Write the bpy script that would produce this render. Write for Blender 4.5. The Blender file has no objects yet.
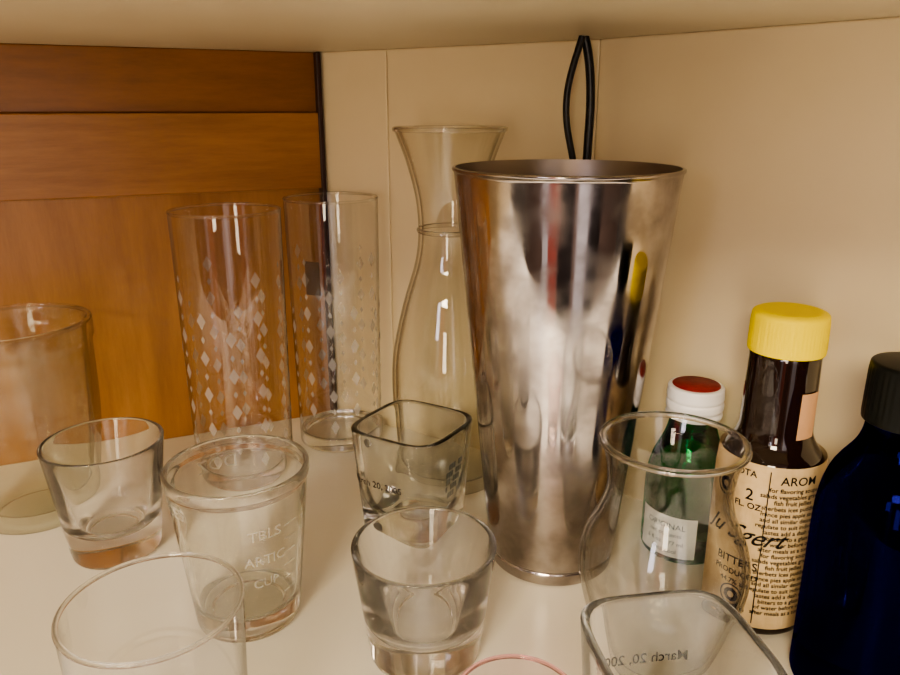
import bpy, bmesh, math, random
from mathutils import Vector
random.seed(4)
C=bpy.context.scene.collection
try: bpy.context.scene.view_settings.look='AgX - Medium High Contrast'
except Exception: pass
# ---------------------------------------------------------------- materials
def mat(name):
    m=bpy.data.materials.new(name); m.use_nodes=True
    nt=m.node_tree
    return m,nt,nt.nodes["Principled BSDF"]
def pmat(name,col,rough=.5,metal=0,trans=0,ior=1.45,coat=0,spec=.5):
    m,nt,p=mat(name)
    p.inputs["Base Color"].default_value=(*col,1); p.inputs["Roughness"].default_value=rough
    p.inputs["Metallic"].default_value=metal; p.inputs["Transmission Weight"].default_value=trans
    p.inputs["IOR"].default_value=ior; p.inputs["Coat Weight"].default_value=coat
    p.inputs["Specular IOR Level"].default_value=spec
    return m
def add_noise(m,c1,c2,scale=(20,20,20),ns=1.0,detail=5,bump=0.0,bd=.001,rr=None,rough=.5):
    nt=m.node_tree; p=nt.nodes["Principled BSDF"]
    tc=nt.nodes.new("ShaderNodeTexCoord"); mp=nt.nodes.new("ShaderNodeMapping")
    mp.inputs["Scale"].default_value=scale
    no=nt.nodes.new("ShaderNodeTexNoise"); no.inputs["Scale"].default_value=ns; no.inputs["Detail"].default_value=detail
    no.inputs["Roughness"].default_value=rough
    cr=nt.nodes.new("ShaderNodeValToRGB")
    cr.color_ramp.elements[0].position=.3; cr.color_ramp.elements[1].position=.7
    cr.color_ramp.elements[0].color=(*c1,1); cr.color_ramp.elements[1].color=(*c2,1)
    nt.links.new(tc.outputs["Object"],mp.inputs["Vector"]); nt.links.new(mp.outputs[0],no.inputs["Vector"])
    nt.links.new(no.outputs["Fac"],cr.inputs[0]); nt.links.new(cr.outputs[0],p.inputs["Base Color"])
    if bump:
        b=nt.nodes.new("ShaderNodeBump"); b.inputs["Strength"].default_value=bump; b.inputs["Distance"].default_value=bd
        nt.links.new(no.outputs["Fac"],b.inputs["Height"]); nt.links.new(b.outputs[0],p.inputs["Normal"])
    return m
m_wall=add_noise(pmat("wall_paint",(.7,.62,.47),.36),(.68,.57,.36),(.75,.64,.43),(9,9,9),1,4,.25,.001)
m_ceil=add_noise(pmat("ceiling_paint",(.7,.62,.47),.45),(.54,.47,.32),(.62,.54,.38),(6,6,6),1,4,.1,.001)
m_shelf=add_noise(pmat("shelf_paint",(.8,.75,.65),.3),(.82,.77,.65),(.86,.82,.71),(7,7,7),1,4,.08,.001)
m_wood=add_noise(pmat("varnished_wood",(.4,.15,.03),.3),(.25,.108,.029),(.41,.195,.056),(60,60,8),1,13,.06,.0005,rough=.75)
m_wood2=add_noise(pmat("varnished_wood_board",(.35,.13,.025),.3),(.23,.10,.028),(.37,.17,.05),(12,12,120),1,13,.1,.0005,rough=.75)
m_wood3=add_noise(pmat("varnished_wood_dark",(.35,.13,.025),.3),(.18,.074,.018),(.29,.12,.030),(12,12,90),1,13,.1,.0005,rough=.75)
m_dark=pmat("dark_stained_edge",(.035,.010,.004),.5)
m_cable=pmat("black_rubber",(.008,.008,.009),.35)
def glass(name,col,rough=0.0,ior=1.46,tr=0.0):
    m=bpy.data.materials.new(name); m.use_nodes=True; nt=m.node_tree; nt.nodes.clear()
    o=nt.nodes.new("ShaderNodeOutputMaterial"); g=nt.nodes.new("ShaderNodeBsdfGlass")
    g.inputs["Color"].default_value=(*col,1); g.inputs["Roughness"].default_value=rough; g.inputs["IOR"].default_value=ior
    if tr:
        t=nt.nodes.new("ShaderNodeBsdfTransparent"); mx=nt.nodes.new("ShaderNodeMixShader"); mx.inputs[0].default_value=tr
        t.inputs[0].default_value=(*col,1)
        nt.links.new(g.outputs[0],mx.inputs[1]); nt.links.new(t.outputs[0],mx.inputs[2]); nt.links.new(mx.outputs[0],o.inputs[0])
    else: nt.links.new(g.outputs[0],o.inputs[0])
    return m
def thin(name,col,edge,refl=.9,bump=0,rough=0.0,base=.04):
    m=bpy.data.materials.new(name); m.use_nodes=True; nt=m.node_tree; nt.nodes.clear(); N=nt.nodes.new; L=nt.links.new
    o=N("ShaderNodeOutputMaterial"); lw=N("ShaderNodeLayerWeight"); lw.inputs[0].default_value=.5
    pw=N("ShaderNodeMath"); pw.operation='POWER'; pw.inputs[1].default_value=4.0
    ml=N("ShaderNodeMath"); ml.operation='MULTIPLY_ADD'; ml.inputs[1].default_value=refl; ml.inputs[2].default_value=base
    L(lw.outputs["Facing"],pw.inputs[0]); L(pw.outputs[0],ml.inputs[0])
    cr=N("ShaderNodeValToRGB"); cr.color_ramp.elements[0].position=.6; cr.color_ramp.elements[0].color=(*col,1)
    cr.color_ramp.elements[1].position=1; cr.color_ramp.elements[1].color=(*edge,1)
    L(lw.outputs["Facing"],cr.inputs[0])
    t=N("ShaderNodeBsdfTransparent"); g=N("ShaderNodeBsdfGlossy"); g.inputs["Roughness"].default_value=rough
    L(cr.outputs[0],t.inputs[0]); mx=N("ShaderNodeMixShader"); L(ml.outputs[0],mx.inputs[0]); L(t.outputs[0],mx.inputs[1]); L(g.outputs[0],mx.inputs[2])
    L(mx.outputs[0],o.inputs[0])
    if bump:
        no=N("ShaderNodeTexNoise"); no.inputs["Scale"].default_value=140; tc=N("ShaderNodeTexCoord"); L(tc.outputs["Object"],no.inputs["Vector"])
        b=N("ShaderNodeBump"); b.inputs["Strength"].default_value=bump; b.inputs["Distance"].default_value=.001
        L(no.outputs["Fac"],b.inputs["Height"]); L(b.outputs[0],g.inputs["Normal"]); L(b.outputs[0],lw.inputs["Normal"])
    return m
m_glass=glass("clear_glass",(1,1,1),tr=.04)
m_rim=glass("clear_rim_glass",(1,1,.995),tr=.20)
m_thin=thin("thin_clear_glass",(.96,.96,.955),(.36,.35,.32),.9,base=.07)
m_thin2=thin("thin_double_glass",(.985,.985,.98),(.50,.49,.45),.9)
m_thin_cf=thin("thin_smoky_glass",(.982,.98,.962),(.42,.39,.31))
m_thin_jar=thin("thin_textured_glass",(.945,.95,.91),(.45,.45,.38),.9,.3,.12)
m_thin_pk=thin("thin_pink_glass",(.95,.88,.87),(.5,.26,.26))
m_glass_sq=glass("greenish_glass",(.992,1,.996),tr=.04)
m_glass_ms=glass("pale_yellow_glass",(.996,.998,.985),tr=.06)
m_green=glass("green_glass",(.02,.48,.15))
m_blue=glass("cobalt_glass",(.018,.014,.20)); 
m_amber=pmat("dark_amber_glass",(.012,.005,.003),.06,0,0,1.5,.3,.4)
m_yellow=pmat("yellow_plastic",(.88,.70,.0),.5,spec=.2)
m_white=pmat("white_plastic",(.85,.85,.87),.35)
m_red=add_noise(pmat("red_print",(.35,.03,.03),.5,spec=.2),(.20,.015,.015),(.30,.035,.035),(300,300,300),1,3)
m_black=pmat("black_plastic",(.006,.007,.006),.35,spec=.2)
m_paper=add_noise(pmat("tan_paper",(.6,.45,.25),.7,spec=.2),(.50,.36,.18),(.63,.47,.26),(120,120,120),1,4)
m_paper2=pmat("tan_neck_paper",(.55,.32,.17),.6)
m_wlabel=pmat("white_paper",(.6,.62,.6),.6)
m_ink=pmat("black_ink",(.012,.011,.01),.6,spec=.1)
m_blueink=pmat("faded_blue_ink",(.06,.09,.12),.6)
def decal(name,col,al):
    m,nt,p=mat(name)
    p.inputs["Base Color"].default_value=(*col,1); p.inputs["Roughness"].default_value=.8
    tl=nt.nodes.new("ShaderNodeBsdfTranslucent"); tl.inputs[0].default_value=(*col,1)
    m2=nt.nodes.new("ShaderNodeMixShader"); m2.inputs[0].default_value=.4
    nt.links.new(p.outputs[0],m2.inputs[1]); nt.links.new(tl.outputs[0],m2.inputs[2])
    tr=nt.nodes.new("ShaderNodeBsdfTransparent"); mx=nt.nodes.new("ShaderNodeMixShader"); mx.inputs[0].default_value=al
    nt.links.new(tr.outputs[0],mx.inputs[1]); nt.links.new(m2.outputs[0],mx.inputs[2])
    nt.links.new(mx.outputs[0],nt.nodes["Material Output"].inputs["Surface"]); return m
m_dec=decal("frosted_decal",(.95,.93,.9),.27)
m_patch=decal("dark_patch_grey",(.05,.055,.06),.55)  # half-transparent dark grey for the highball patch
m_picture=decal("faded_grey_blue_print",(.14,.19,.22),.5)
# steel
m_steel,nt,p=mat("worn_steel")
p.inputs["Metallic"].default_value=1
tc=nt.nodes.new("ShaderNodeTexCoord"); mp=nt.nodes.new("ShaderNodeMapping"); mp.inputs["Scale"].default_value=(45,45,9)
no=nt.nodes.new("ShaderNodeTexNoise"); no.inputs["Scale"].default_value=1; no.inputs["Detail"].default_value=2
b=nt.nodes.new("ShaderNodeBump"); b.inputs["Strength"].default_value=.22; b.inputs["Distance"].default_value=.001
no2=nt.nodes.new("ShaderNodeTexNoise"); no2.inputs["Scale"].default_value=70; no2.inputs["Detail"].default_value=9
mr=nt.nodes.new("ShaderNodeMapRange"); mr.inputs[1].default_value=.35; mr.inputs[2].default_value=.7; mr.inputs[3].default_value=.05; mr.inputs[4].default_value=.26
cr=nt.nodes.new("ShaderNodeValToRGB"); cr.color_ramp.elements[0].position=.35; cr.color_ramp.elements[0].color=(.47,.435,.42,1); cr.color_ramp.elements[1].position=.70; cr.color_ramp.elements[1].color=(.25,.22,.205,1)
nt.links.new(no2.outputs["Fac"],cr.inputs[0]); nt.links.new(cr.outputs[0],p.inputs["Base Color"])
nt.links.new(tc.outputs["Object"],mp.inputs[0]); nt.links.new(mp.outputs[0],no.inputs["Vector"]); nt.links.new(tc.outputs["Object"],no2.inputs["Vector"])
nt.links.new(no.outputs["Fac"],b.inputs["Height"]); nt.links.new(b.outputs[0],p.inputs["Normal"])
nt.links.new(no2.outputs["Fac"],mr.inputs[0]); nt.links.new(mr.outputs[0],p.inputs["Roughness"])
m_steel_in=pmat("brushed_steel_inside",(.30,.26,.23),.35,1)
# ---------------------------------------------------------------- geometry helpers
def obj(name,me,m=None,parent=None,loc=(0,0,0),smooth=True):
    o=bpy.data.objects.new(name,me); C.objects.link(o); o.location=loc
    if m: me.materials.append(m)
    if smooth:
        for f in me.polygons: f.use_smooth=True
    if parent: o.parent=parent
    return o
def rimmat(o,m,z):
    o.data.materials.append(m)
    for f in o.data.polygons:
        if f.center.z>z: f.material_index=1
    return o
def empty(name,loc,rz=0):
    e=bpy.data.objects.new(name,None); e.empty_display_size=.02; C.objects.link(e); e.location=loc; e.rotation_euler[2]=rz; return e
def fillet(pts,step=.003):
    out=[]
    n=len(pts)
    for i,p in enumerate(pts):
        f=p[2] if len(p)>2 else 0
        P=Vector(p[:2])
        if f>0 and 0<i<n-1:
            A=Vector(pts[i-1][:2]); B=Vector(pts[i+1][:2])
            la=(A-P).length; lb=(B-P).length
            fa=min(f,la*.49); fb=min(f,lb*.49)
            a=P+(A-P)/la*fa; c=P+(B-P)/lb*fb
            for k in range(7):
                t=k/6; out.append((1-t)**2*a+2*t*(1-t)*P+t*t*c)
        else: out.append(P)
    res=[out[0]]
    for q in out[1:]:
        d=(q-res[-1]).length
        if d<1e-7: continue
        k=max(1,math.ceil(d/step)); s=res[-1].copy()
        for j in range(1,k+1): res.append(s.lerp(q,j/k))
    return res
def crom(pts,k=6):
    P=[Vector(p) for p in pts]; out=[]
    for i in range(len(P)-1):
        p0=P[max(i-1,0)];p1=P[i];p2=P[i+1];p3=P[min(i+2,len(P)-1)]
        for j in range(k):
            t=j/k
            out.append(.5*((2*p1)+(-p0+p2)*t+(2*p0-5*p1+4*p2-p3)*t*t+(-p0+3*p1-3*p2+p3)*t**3))
    out.append(P[-1]); return out
def lathe(name,prof,m,parent=None,loc=(0,0,0),seg=96,sq=None,closed=True,rz=0,rib=None):
    bm=bmesh.new(); rings=[]
    for i,p in enumerate(prof):
        r,z=p[0],p[1]
        if r<1e-5: rings.append([bm.verts.new((0,0,z))]); continue
        n=sq(i,r,z) if sq else None
        ring=[]
        for s in range(seg):
            a=2*math.pi*s/seg
            k=1.0
            if n: k=1/((abs(math.cos(a))**n+abs(math.sin(a))**n)**(1/n))
            if rib: k*=rib(a,r,z)
            ring.append(bm.verts.new((r*k*math.cos(a+rz),r*k*math.sin(a+rz),z)))
        rings.append(ring)
    for A,B in zip(rings,rings[1:]):
        if len(A)==1 and len(B)==1: continue
        for s in range(seg):
            t=(s+1)%seg
            if len(A)==1: bm.faces.new((A[0],B[s],B[t]))
            elif len(B)==1: bm.faces.new((A[s],A[t],B[0]))
            else: bm.faces.new((A[s],A[t],B[t],B[s]))
    bmesh.ops.recalc_face_normals(bm,faces=bm.faces)
    me=bpy.data.meshes.new(name); bm.to_mesh(me); bm.free()
    return obj(name,me,m,parent,loc)
def torus(name,R,z,r,m,par,rz=None):
    rz=rz or r
    return lathe(name,[Vector((R+r*math.cos(t*math.pi/6),z+rz*math.sin(t*math.pi/6))) for t in range(13)],m,par)
def tumbler(rb,rt,h,wall,base,fb=.002,inner_base_r=None,fi=.004):
    ri=(rb+(rt-rb)*base/h)-wall if inner_base_r is None else inner_base_r
    return fillet([(0,0.0006),(rb*.75,.0006,.0005),(rb*.82,0,.0005),(rb,0,fb),(rt,h,wall*.5),(rt-wall,h,wall*.5),(ri,base,fi),(0,base*.93)])
def thinwalled(e,rb,rt,h,base,m,mr,rimr=.0007):
    """blown thin wall + solid foot + rounded rim"""
    lathe("glass_wall",fillet([(rb-.0016,.0008,.0005),(rb,.0020,.001),(rt,h)]),m,e)
    k=rb+(rt-rb)*base/h
    lathe("solid_foot",fillet([(0,.0006),(rb*.8,.0004),(rb-.0028,0,.0006),(rb-.0010,.0016,.001),(k-.0009,base,.0015),(rb*.8,base-.0008,.002),(0,base-.001)]),mr,e)
    torus("rim",rt-rimr*.6,h,rimr,m_rimpk if m is m_thin_pk else m_rim,e)
def curved(outer,wall,base):
    o=crom(outer,6); pts=[Vector((0,0))]+o
    inner=[]
    for q in reversed(o):
        if q.y>base+.002: inner.append(Vector((q.x-wall,q.y)))
    top=o[-1]; inner[0]=Vector((top.x-wall,top.y))
    pts+= [Vector((top.x-wall*.25,top.y+wall*.4)),Vector((top.x-wall*.75,top.y+wall*.4))]
    pts+= inner
    l=inner[-1]
    pts+=[Vector((l.x*.93,base+.0006)),Vector((l.x*.8,base)),Vector((0,base))]
    return pts
def box(name,p0,p1,th,z0,z1,m,parent=None,off=0.0):
    d=(Vector(p1)-Vector(p0)); L=d.length; d/=L; n=Vector((-d.y,d.x))
    q=[Vector(p0)+n*off,Vector(p1)+n*off,Vector(p1)+n*(off+th),Vector(p0)+n*(off+th)]
    bm=bmesh.new(); lo=[bm.verts.new((v.x,v.y,z0)) for v in q]; hi=[bm.verts.new((v.x,v.y,z1)) for v in q]
    bm.faces.new(lo[::-1]); bm.faces.new(hi)
    for i in range(4): bm.faces.new((lo[i],lo[(i+1)%4],hi[(i+1)%4],hi[i]))
    bmesh.ops.recalc_face_normals(bm,faces=bm.faces)
    me=bpy.data.meshes.new(name); bm.to_mesh(me); bm.free()
    o=obj(name,me,m,parent,smooth=False)
    bv=o.modifiers.new("bevel","BEVEL"); bv.width=.0008; bv.segments=2
    return o
def wrapmesh(name,verts2d,faces,R,a0,z0,m,parent,Rf=None):
    me=bpy.data.meshes.new(name); vs=[]
    for x,y in verts2d:
        z=z0+y; r=Rf(z) if Rf else R
        a=a0+x/R
        vs.append((r*math.cos(a),r*math.sin(a),z))
    me.from_pydata(vs,[],faces); me.update()
    return obj(name,me,m,parent,smooth=False)
def text2d(body,size,extr=0,shear=0,bold=0):
    cu=bpy.data.curves.new("t","FONT"); cu.body=body; cu.size=size; cu.align_x='CENTER'; cu.resolution_u=3; cu.shear=shear; cu.offset=bold
    o=bpy.data.objects.new("t",cu); C.objects.link(o)
    bpy.context.view_layer.update()
    dg=bpy.context.evaluated_depsgraph_get()
    me=bpy.data.meshes.new_from_object(o.evaluated_get(dg))
    v=[(q.co.x,q.co.y) for q in me.vertices]; f=[tuple(p.vertices) for p in me.polygons]
    bpy.data.objects.remove(o); bpy.data.meshes.remove(me); bpy.data.curves.remove(cu)
    return v,f
def wraptext(name,items,R,a0,m,parent,Rf=None,bold=0):
    V=[];F=[]
    for body,size,xo,z,sh in items:
        v,f=text2d(body,size,0,sh,bold); k=len(V)
        V+=[(x+xo,y+z) for x,y in v]; F+=[tuple(i+k for i in q) for q in f]
    return wrapmesh(name,V,F,R,a0,0,m,parent,Rf)
def patch(w,z0,z1,nx=24,nz=4):
    V=[(-w/2+w*i/nx,z0+(z1-z0)*j/nz) for j in range(nz+1) for i in range(nx+1)]
    F=[(j*(nx+1)+i,j*(nx+1)+i+1,(j+1)*(nx+1)+i+1,(j+1)*(nx+1)+i) for j in range(nz) for i in range(nx)]
    return V,F
def rect3(name,x0,x1,y0,y1,z0,z1,m,parent=None):
    return box(name,(x0,y0),(x1,y0),(y1-y0),z0,z1,m,parent)
# ---------------------------------------------------------------- cabinet shell
H=.2295
rect3("floor",-.50,.42,.03,.56,-.018,0,m_shelf)
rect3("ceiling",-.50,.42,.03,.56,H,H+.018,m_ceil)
P1=(-.0785,.4735); P2=(.0715,.382); d=Vector((-.9135,-.4067))
PL=(P1[0]+d.x*.42,P1[1]+d.y*.42)
box("wall_left",PL,P1,.015,0,H,m_wood)
box("trim_1",(PL[0],PL[1]),(P1[0]+d.x*.001,P1[1]+d.y*.001),.006,.151,.1955,m_wood2,off=-.006)
box("trim_4",(PL[0],PL[1]),(P1[0]+d.x*.001,P1[1]+d.y*.001),.002,.1955,H,m_wood3,off=-.002)
box("trim_2",(P1[0]+d.x*.003,P1[1]+d.y*.003),P1,.009,0,H,m_dark,off=-.0075)
box("wall_back",P1,P2,.015,0,H,m_wall)
Q=Vector(P1).lerp(Vector(P2),.29)
box("trim_3",P1,tuple(Q),.0015,0,H,m_wall,off=-.0015)
PR=(.371,.08)
box("wall_right",P2,PR,.015,0,H,m_wall)
box("wall_side",(PL[0],.05),(PL[0],PL[1]),.015,0,H,m_wall)
# ---------------------------------------------------------------- cable
def curve(name,pts,r,m,parent=None):
    cu=bpy.data.curves.new(name,"CURVE"); cu.dimensions='3D'; cu.bevel_depth=r; cu.bevel_resolution=4; cu.resolution_u=16
    sp=cu.splines.new('NURBS'); sp.points.add(len(pts)-1); sp.use_endpoint_u=True; sp.order_u=4
    for i,p in enumerate(pts): sp.points[i].co=(*p,1)
    cu.materials.append(m)
    o=bpy.data.objects.new(name,cu); C.objects.link(o)
    if parent:o.parent=parent
    return o
cb=empty("power_cable",(.0590,.3650,0))
T=H-.0002
curve("strand_1",[(.0010,0,T),(-.0010,0,.222),(-.0055,0,.208),(-.0050,0,.19),(.0005,0,.172),(.003,0,.15),(.002,.0,.08),(0,0,.002)],.0016,m_cable,cb)
curve("strand_2",[(.0025,.003,T),(.0045,.003,.224),(.0070,.003,.208),(.0068,.003,.19),(.0064,.003,.172),(.006,.003,.15),(.006,.003,.08),(.006,.003,.002)],.0021,m_cable,cb)
# ---------------------------------------------------------------- shaker
SH=.1758
sk=empty("cocktail_shaker_tin",(.0465,.3054,0))
lathe("body",fillet([(0,.002),(.022,.002,.001),(.0245,.0,.001),(.0275,.0004,.0015),(.0283,.006,.001),(.0277,.0068,.0004),(.0287,.0080,.0006),
  (.0450,SH-.002,.001),(.0458,SH-.0012,.0006),(.0458,SH,.0006),(.0444,SH,.0006)],.004),m_steel,sk,seg=128)
lathe("inside",fillet([(.0444,SH),(.0440,SH-.003),(.0278,.006,.004),(0,.0055)],.005),m_steel_in,sk,seg=128)
# ---------------------------------------------------------------- carafe
cf=lathe("glass_carafe",curved([(.024,0),(.0275,.002),(.029,.010),(.0303,.03),(.0312,.055),(.0300,.075),(.0245,.100),(.0180,.122),(.0162,.138),(.0175,.155),(.0218,.172),(.0262,.184),(.0280,.1885)],.0019,.007),m_thin_cf,loc=(0,.3824,0.0002))
torus("neck_ring",.0163,.1385,.0008,m_rim,cf,.0012)
torus("lip_ring",.0274,.1880,.0012,m_rim,cf)
# ---------------------------------------------------------------- highball glasses with frosted diamonds
def highball(x,y,R,h,rz,dark=False):
    e=empty("highball_glass",(x,y,.0002),rz)
    thinwalled(e,R*.93,R,h,.010,m_thin,m_glass,.0008)
    V=[];F=[]
    def dia(a,z,w,hh):
        k=len(V); V.extend([(a*R,z-hh),(a*R+w,z),(a*R,z+hh),(a*R-w,z)]); F.append((k,k+1,k+2,k+3))
    nc=12
    for c in range(nc):
        a=2*math.pi*c/nc; n=0
        top=h*(.62+.09*((c*2)%3)); z=.018+(.010 if c%2 else 0)
        while z<top:
            big=(n%2==0)
            dia(a,z,.0027 if big else .0012,.0044 if big else .0020)
            z+=.0098; n+=1
    Rf=lambda z:R*.93+(R*.07)*z/h+.0003
    wrapmesh("diamond_print",V,F,R,0,0,m_dec,e,Rf)
    if dark:
        V,F=patch(.009,.098,.117,6,2); wrapmesh("dark_patch",V,F,R,math.radians(-108)-rz,0,m_patch,e,Rf)  # small dark see-through patch on the glass wall
    return e
m_rimpk=glass("pink_rim_glass",(.98,.80,.82),tr=.3)
highball(-.115,.385,.0280,.148,.2)
highball(-.0680,.4320,.0268,.1490,.55,True)
# ---------------------------------------------------------------- jar at far left (faceted)
jp=fillet([(0,.001),(.019,.001,.001),(.021,0,.001),(.0275,0,.004),(.0345,.045,.02),(.0350,.088,.004),(.0362,.091,.001),(.0362,.0995,.0015),(.0335,.0995,.0015),(.0325,.088,.002),(.0315,.045,.02),(.0245,.007,.005),(0,.0065)])
def jr(a,r,z):
    if .012<z<.084: return 1-.020*min(1,(.084-z)/.01,(z-.012)/.01)*abs(math.sin(a*7))
    return 1
jj=lathe("drinking_jar",jp,m_thin_jar,loc=(-.211,.345,.0002),seg=168,rib=jr)
torus("rim",.0350,.0995,.0012,m_rim,jj)
# ---------------------------------------------------------------- shot glasses
rimmat(lathe("shot_glass",tumbler(.0192,.0262,.0555,.0015,.0135,.003,.0150,.007),m_glass,loc=(-.1563,.3087,.0002)),m_rim,.0543)
rimmat(lathe("shot_glass",tumbler(.0206,.0266,.0465,.0017,.0120,.003,.0152,.008),m_glass,loc=(-.0095,.2395,.0002)),m_rim,.0450)
# ---------------------------------------------------------------- measuring glass
mg=empty("measuring_glass",(-.0822,.2618,.0002))
RB,RT,MH=.0203,.0270,.0672
rimmat(lathe("glass_body",fillet([(0,.001),(.014,.001,.0006),(.0155,0,.0006),(RB,0,.0025),(RT-.0004,MH-.006,.001),(RT+.0005,MH-.004,.001),(RT+.0005,MH,.001),(RT-.0014,MH,.001),(RB-.0014,.009,.004),(0,.0085)]),m_glass_ms,mg),m_rim,MH-.0055)
Rf=lambda z:RB+(RT-.0004-RB)*z/(MH-.006)+.0004
m_emb=decal("embossed_glass",(.9,.9,.82),.34)
it=[("OUNCES",.0065,0,.055,0),("2",.006,-.012,.044,0),("1",.006,-.012,.025,0)]
wraptext("embossed_ounces",it,.025,math.radians(-150),m_emb,mg,Rf)
it=[("TBLS",.006,.0,.047,0),("ARTIC",.0058,0,.036,0),("CUP",.0055,0,.026,0)]+[("—",.006,.011,.012+.006*i,0) for i in range(7)]
wraptext("embossed_marks",it,.025,math.radians(-55),m_emb,mg,Rf)
wraptext("embossed_scale",[("=",.007,0,.01+.0058*i,0) for i in range(8)],.025,math.radians(-172),m_emb,mg,Rf)
wraptext("embossed_cups",[("DOZ",.0075,0,.054,0)],.025,math.radians(125),m_emb,mg,Rf)
# ---------------------------------------------------------------- square glasses
def squareglass(x,y,rz,textface,h=.0580):
    e=empty("square_votive_glass",(x,y,.0002),rz)
    rb,rt=.0196,.0238
    pr=fillet([(0,.0006),(rb,0,.002),(rt,h,.0012),(rt-.0023,h,.0012),(rb-.0016,.016,.006),(.009,.0095,.006),(0,.009)])
    top=max(range(len(pr)),key=lambda i:pr[i].y)
    def sq(i,r,z):
        if i>top+4: return 2.0+2.2*min(1,max(0,(z-.012)/.02))
        return 4.4
    rimmat(lathe("glass_body",pr,m_glass_sq,e,seg=160,sq=sq),m_rim,h-.0012)
    for face,size,body,z0,off in textface:
        v,f=text2d(body,size,0,0,.00006)
        a=face*math.pi/2
        me=bpy.data.meshes.new("date_text")
        vs=[]
        for tx,ty in v:
            t=tx+off
            z=z0+ty; rr=rb+(rt-rb)*z/h
            rr=rr*max(.2,1-abs(t/rr)**4.4)**(1/4.4)+.0003
            n=Vector((math.cos(a),math.sin(a))); tg=Vector((-math.sin(a),math.cos(a)))
            q=n*rr+tg*t; vs.append((q.x,q.y,z))
        me.from_pydata(vs,[],f); obj("date_text",me,m_ink,e,smooth=False)
    return e,rb,rt,h
s1,rb,rt,hh=squareglass(-.0175,.3235,math.radians(-31),[(3,.0046,"March 20, 2005",.0320,-.006)])
V=[];F=[];me=bpy.data.meshes.new("printed_picture")
for i in range(7):
    for j in range(5):
        if (i*3+j*5)%4==0: continue
        x0=-.007+i*.002; z0=.026+j*.0036; k=len(V); rr=lambda z:rb+(rt-rb)*z/hh+.0003
        for (xx,zz) in ((x0,z0),(x0+.0018,z0),(x0+.0018,z0+.003),(x0,z0+.003)): V.append((rr(zz),xx,zz))
        F.append((k,k+1,k+2,k+3))
me.from_pydata(V,[],F); obj("printed_picture",me,m_picture,s1,smooth=False)
squareglass(.0625,.1710,math.radians(9),[(1,.0048,"March 20, 2005",.034,0)])
# ---------------------------------------------------------------- plain tumbler front left, pink cordial glass
jg=empty("juice_glass",(-.0866,.1857,.0002)); thinwalled(jg,.0235,.0258,.060,.006,m_thin,m_glass,.0008)
cg=empty("cordial_glass",(.0185,.1695,.0002)); thinwalled(cg,.0135,.0176,.0410,.006,m_thin_pk,m_glass,.0007)
# ---------------------------------------------------------------- waisted glass
lathe("curvy_cocktail_glass",curved([(.017,0),(.0195,.0015),(.0215,.006),(.0262,.022),(.0297,.038),(.0285,.050),(.0235,.062),(.0213,.071),(.0222,.081),(.0245,.0885)],.0015,.006),m_thin2,loc=(.0765,.2350,.0002))
torus("rim",.0240,.0888,.0014,m_rim,bpy.data.objects["curvy_cocktail_glass"],.0012)
# ---------------------------------------------------------------- green bottle
gb=empty("green_sauce_bottle",(.109,.311,.0002))
lathe("bottle_body",fillet([(0,.001),(.015,0,.002),(.0185,.001,.003),(.0185,.042,.010),(.0105,.060,.006),(.0095,.071),(0,.071)]),m_green,gb)
V,F=patch(.028,.004,.024); wrapmesh("paper_label",V,F,.0187,math.radians(-132),0,m_wlabel,gb)
wraptext("label_print",[("ORIGINAL",.004,0,.018,0),("net contents",.003,0,.0142,0),("6 fl oz  177 ml",.003,0,.010,0),("keep cool",.003,0,.006,0)],.0189,math.radians(-132),m_blueink,gb)
lathe("screw_cap",fillet([(0,.0665),(.0118,.0665,.0006),(.0124,.068,.0006),(.0118,.0695,.0004),(.0118,.070,.0004),(.0124,.071,.0006),(.0124,.0735,.0006),(.0118,.0745,.0004),(.0124,.0755,.0006),(.0121,.081,.0012),(0,.081)],.002),m_white,gb)
lathe("cap_top_print",[Vector((.0103,.0811)),Vector((.0101,.0814)),Vector((0,.0814))],m_red,gb)
# ---------------------------------------------------------------- bitters bottle
bb=empty("bitters_bottle",(.1250,.2655,.0002))
lathe("bottle_body",fillet([(0,.001),(.016,0,.002),(.0195,.0005,.002),(.0195,.070,.005),(.0132,.079,.004),(.0126,.113),(0,.113)]),m_amber,bb)
lathe("screw_cap",fillet([(.0120,.1118),(.0136,.1118,.0005),(.0134,.1265,.0015),(.0110,.1275,.0008),(0,.1272)],.002),m_yellow,bb,
      seg=180,rib=lambda a,r,z:1+(.010*(math.sin(a*60)>0) if .1135<z<.124 and r>.0130 else 0))
V,F=patch(.110,.004,.0725,48,8); wrapmesh("paper_label",V,F,.0199,math.radians(-105),0,m_paper,bb,lambda z:.0199 if z<.068 else .0199-(z-.068)*.15)
V,F=patch(.009,.081,.099,8,3); wrapmesh("neck_label",V,F,.0134,math.radians(-62),0,m_paper2,bb)
words="for flavoring soups salads vegetables gravies fish fruit jellies sherbets ices puddings mince pies apple sauce and all similar desserts regulate to suit individual tastes add a dash of bitters to a glass of water before or after meals as a tonic".split()
items=[("AROM",.0048,.001,.0662,0)]; z=.0630; wi=0
while z>.008:
    line=""
    while len(line)<19: line+=words[wi%len(words)]+" "; wi+=1
    items.append((line.strip(),.0025,0,z,0)); z-=.0025
wraptext("label_small_print",items,.0203,math.radians(-86),m_ink,bb,bold=.00004)
wraptext("label_heading",[("ROTA",.0036,-.001,.0675,0),("2",.0065,0.002,.058,0),("FL. OZ.",.0034,.002,.0545,0),("Ju Sgert",.0100,0,.040,.6),("BITTERS",.0046,0,.029,0),("PRODUCED",.0032,0,.0245,0),("44.7% alc",.0030,0,.0205,0),("bottled in",.0028,0,.010,0)],.0203,math.radians(-137),m_ink,bb,bold=.00006)
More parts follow.
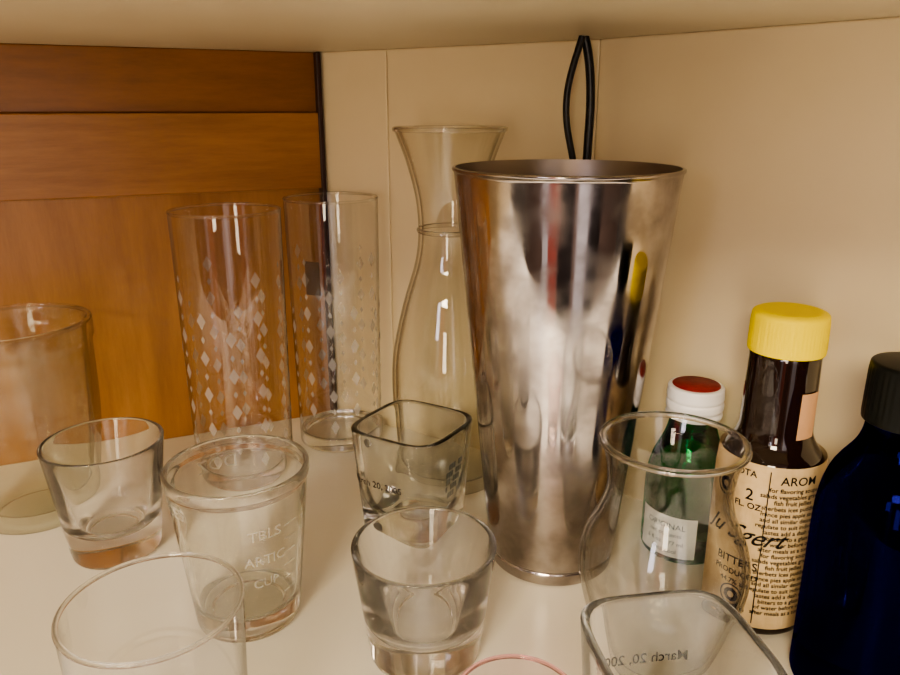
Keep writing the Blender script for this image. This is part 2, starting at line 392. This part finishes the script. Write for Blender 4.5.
def ringpatch(name,R,a0,zc,r0,r1,m,par,n=40):
    V=[];F=[]
    for i in range(n):
        a=2*math.pi*i/n
        V+= [(r0*math.cos(a),zc+r0*math.sin(a)),(r1*math.cos(a),zc+r1*math.sin(a))]
    for i in range(n):
        j=(i+1)%n; F.append((2*i,2*i+1,2*j+1,2*j))
    return wrapmesh(name,V,F,R,a0,0,m,par)
for zc in (.0605,.0155):
    a0=math.radians(-160 if zc>.05 else -138)
    ringpatch("label_seal",.0203,a0,zc,.0040,.0046,m_ink,bb); ringpatch("label_seal_inner",.0203,a0,zc,.0014,.0030,m_ink,bb,9)
V,F=patch(.0004,.006,.071,1,8); wrapmesh("label_rule",V,F,.0203,math.radians(-113),0,m_ink,bb)
# ---------------------------------------------------------------- blue bottle
bl=empty("cobalt_blue_bottle",(.1465,.2225,.0002))
lathe("bottle_body",fillet([(0,.001),(.018,0,.002),(.0225,.0005,.003),(.0225,.078,.016),(.0118,.094,.005),(.0108,.108),(0,.108)]),m_blue,bl)
lathe("screw_cap",fillet([(.0105,.1015),(.0130,.1015,.0005),(.0128,.1212,.0012),(0,.1222)],.002),m_black,bl,seg=160,
      rib=lambda a,r,z:1+(.012*(math.sin(a*40)>0) if .103<z<.119 and r>.0122 else 0))
# ---------------------------------------------------------------- unseen kitchen wall, with colour strips added to reflect in the steel
m_kw=pmat("kitchen_wall_paint",(.22,.15,.12),.6); m_kd=pmat("strip_red",(.50,.14,.11),.4); m_kg=pmat("strip_white",(.85,.82,.84),.4); m_kb=pmat("strip_dark",(.03,.022,.02),.6)  # wall colour, then red, white and dark for the added reflection strips
kw=rect3("wall_front",-2.2,2.2,-1.75,-1.70,-1.6,1.5,m_kw)
rect3("reflection_strip_white",-1.12,-.86,-1.70,-1.67,-1.6,1.0,m_kg,kw)  # pale strip, made up so the shaker mirrors a light band
rect3("reflection_strip_red",-.86,-.50,-1.70,-1.67,-1.6,1.0,m_kd,kw)  # red strip added for the pinkish streak in the shaker
rect3("reflection_strip_dark",-.45,.05,-1.70,-1.68,-1.6,1.0,m_kb,kw)  # dark strip added as contrast between the reflected bands
rect3("reflection_strip_white",.20,.62,-1.70,-1.67,-1.6,1.1,m_kg,kw)  # second pale strip for the shaker's reflection
rect3("reflection_strip_dark",.62,1.1,-1.70,-1.68,-1.6,1.0,m_kb,kw)  # second dark strip, likewise added for the reflection
# ---------------------------------------------------------------- world + lights
w=bpy.data.worlds.new("kitchen_ambience"); bpy.context.scene.world=w; w.use_nodes=True
nt=w.node_tree; bg=nt.nodes["Background"]
tc=nt.nodes.new("ShaderNodeTexCoord"); sx=nt.nodes.new("ShaderNodeSeparateXYZ"); cr=nt.nodes.new("ShaderNodeValToRGB"); mr=nt.nodes.new("ShaderNodeMapRange")
mr.inputs[1].default_value=-1; mr.inputs[2].default_value=1
nt.links.new(tc.outputs["Generated"],sx.inputs[0]); nt.links.new(sx.outputs[2],mr.inputs[0]); nt.links.new(mr.outputs[0],cr.inputs[0]); nt.links.new(cr.outputs[0],bg.inputs[0])
e=cr.color_ramp.elements; e[0].position=0; e[0].color=(.12,.08,.05,1); e[1].position=1; e[1].color=(1,.86,.66,1)
q=e.new(.45); q.color=(.20,.15,.12,1); q=e.new(.55); q.color=(.45,.36,.27,1)
bg.inputs[1].default_value=.6
def area(name,loc,tgt,sx_,sy_,en,col):
    l=bpy.data.lights.new(name,"AREA"); l.shape='RECTANGLE'; l.size=sx_; l.size_y=sy_; l.energy=en; l.color=col
    o=bpy.data.objects.new(name,l); C.objects.link(o); o.location=loc
    o.rotation_euler=(Vector(tgt)-Vector(loc)).to_track_quat('-Z','Y').to_euler(); return o
area("ceiling_light",(-.32,-.85,.62),(.10,.33,.06),.35,.25,16,(1,.84,.60))
area("added_cool_light",(-.85,-1.2,.50),(0,.35,.1),.2,.35,3,(.92,.86,1))  # cool area light added for the lilac highlight on the shaker
area("low_warm_light",(-.25,-.9,.12),(.22,.30,.19),.15,.4,3.2,(1,.84,.62))  # low warm area light aimed at the right wall
area("strip_fill_light",(0,-.5,.9),(0,-1.7,-.5),.4,.4,80,(1,.9,.86))  # fill added out of view to brighten the reflected wall strips
# ---------------------------------------------------------------- camera
cam=bpy.data.cameras.new("camera"); co=bpy.data.objects.new("camera",cam); C.objects.link(co)
co.location=(0,0,.198); co.rotation_euler=(math.radians(90-17),0,0)
cam.sensor_width=36; cam.lens=30; cam.clip_start=.01
bpy.context.scene.camera=co
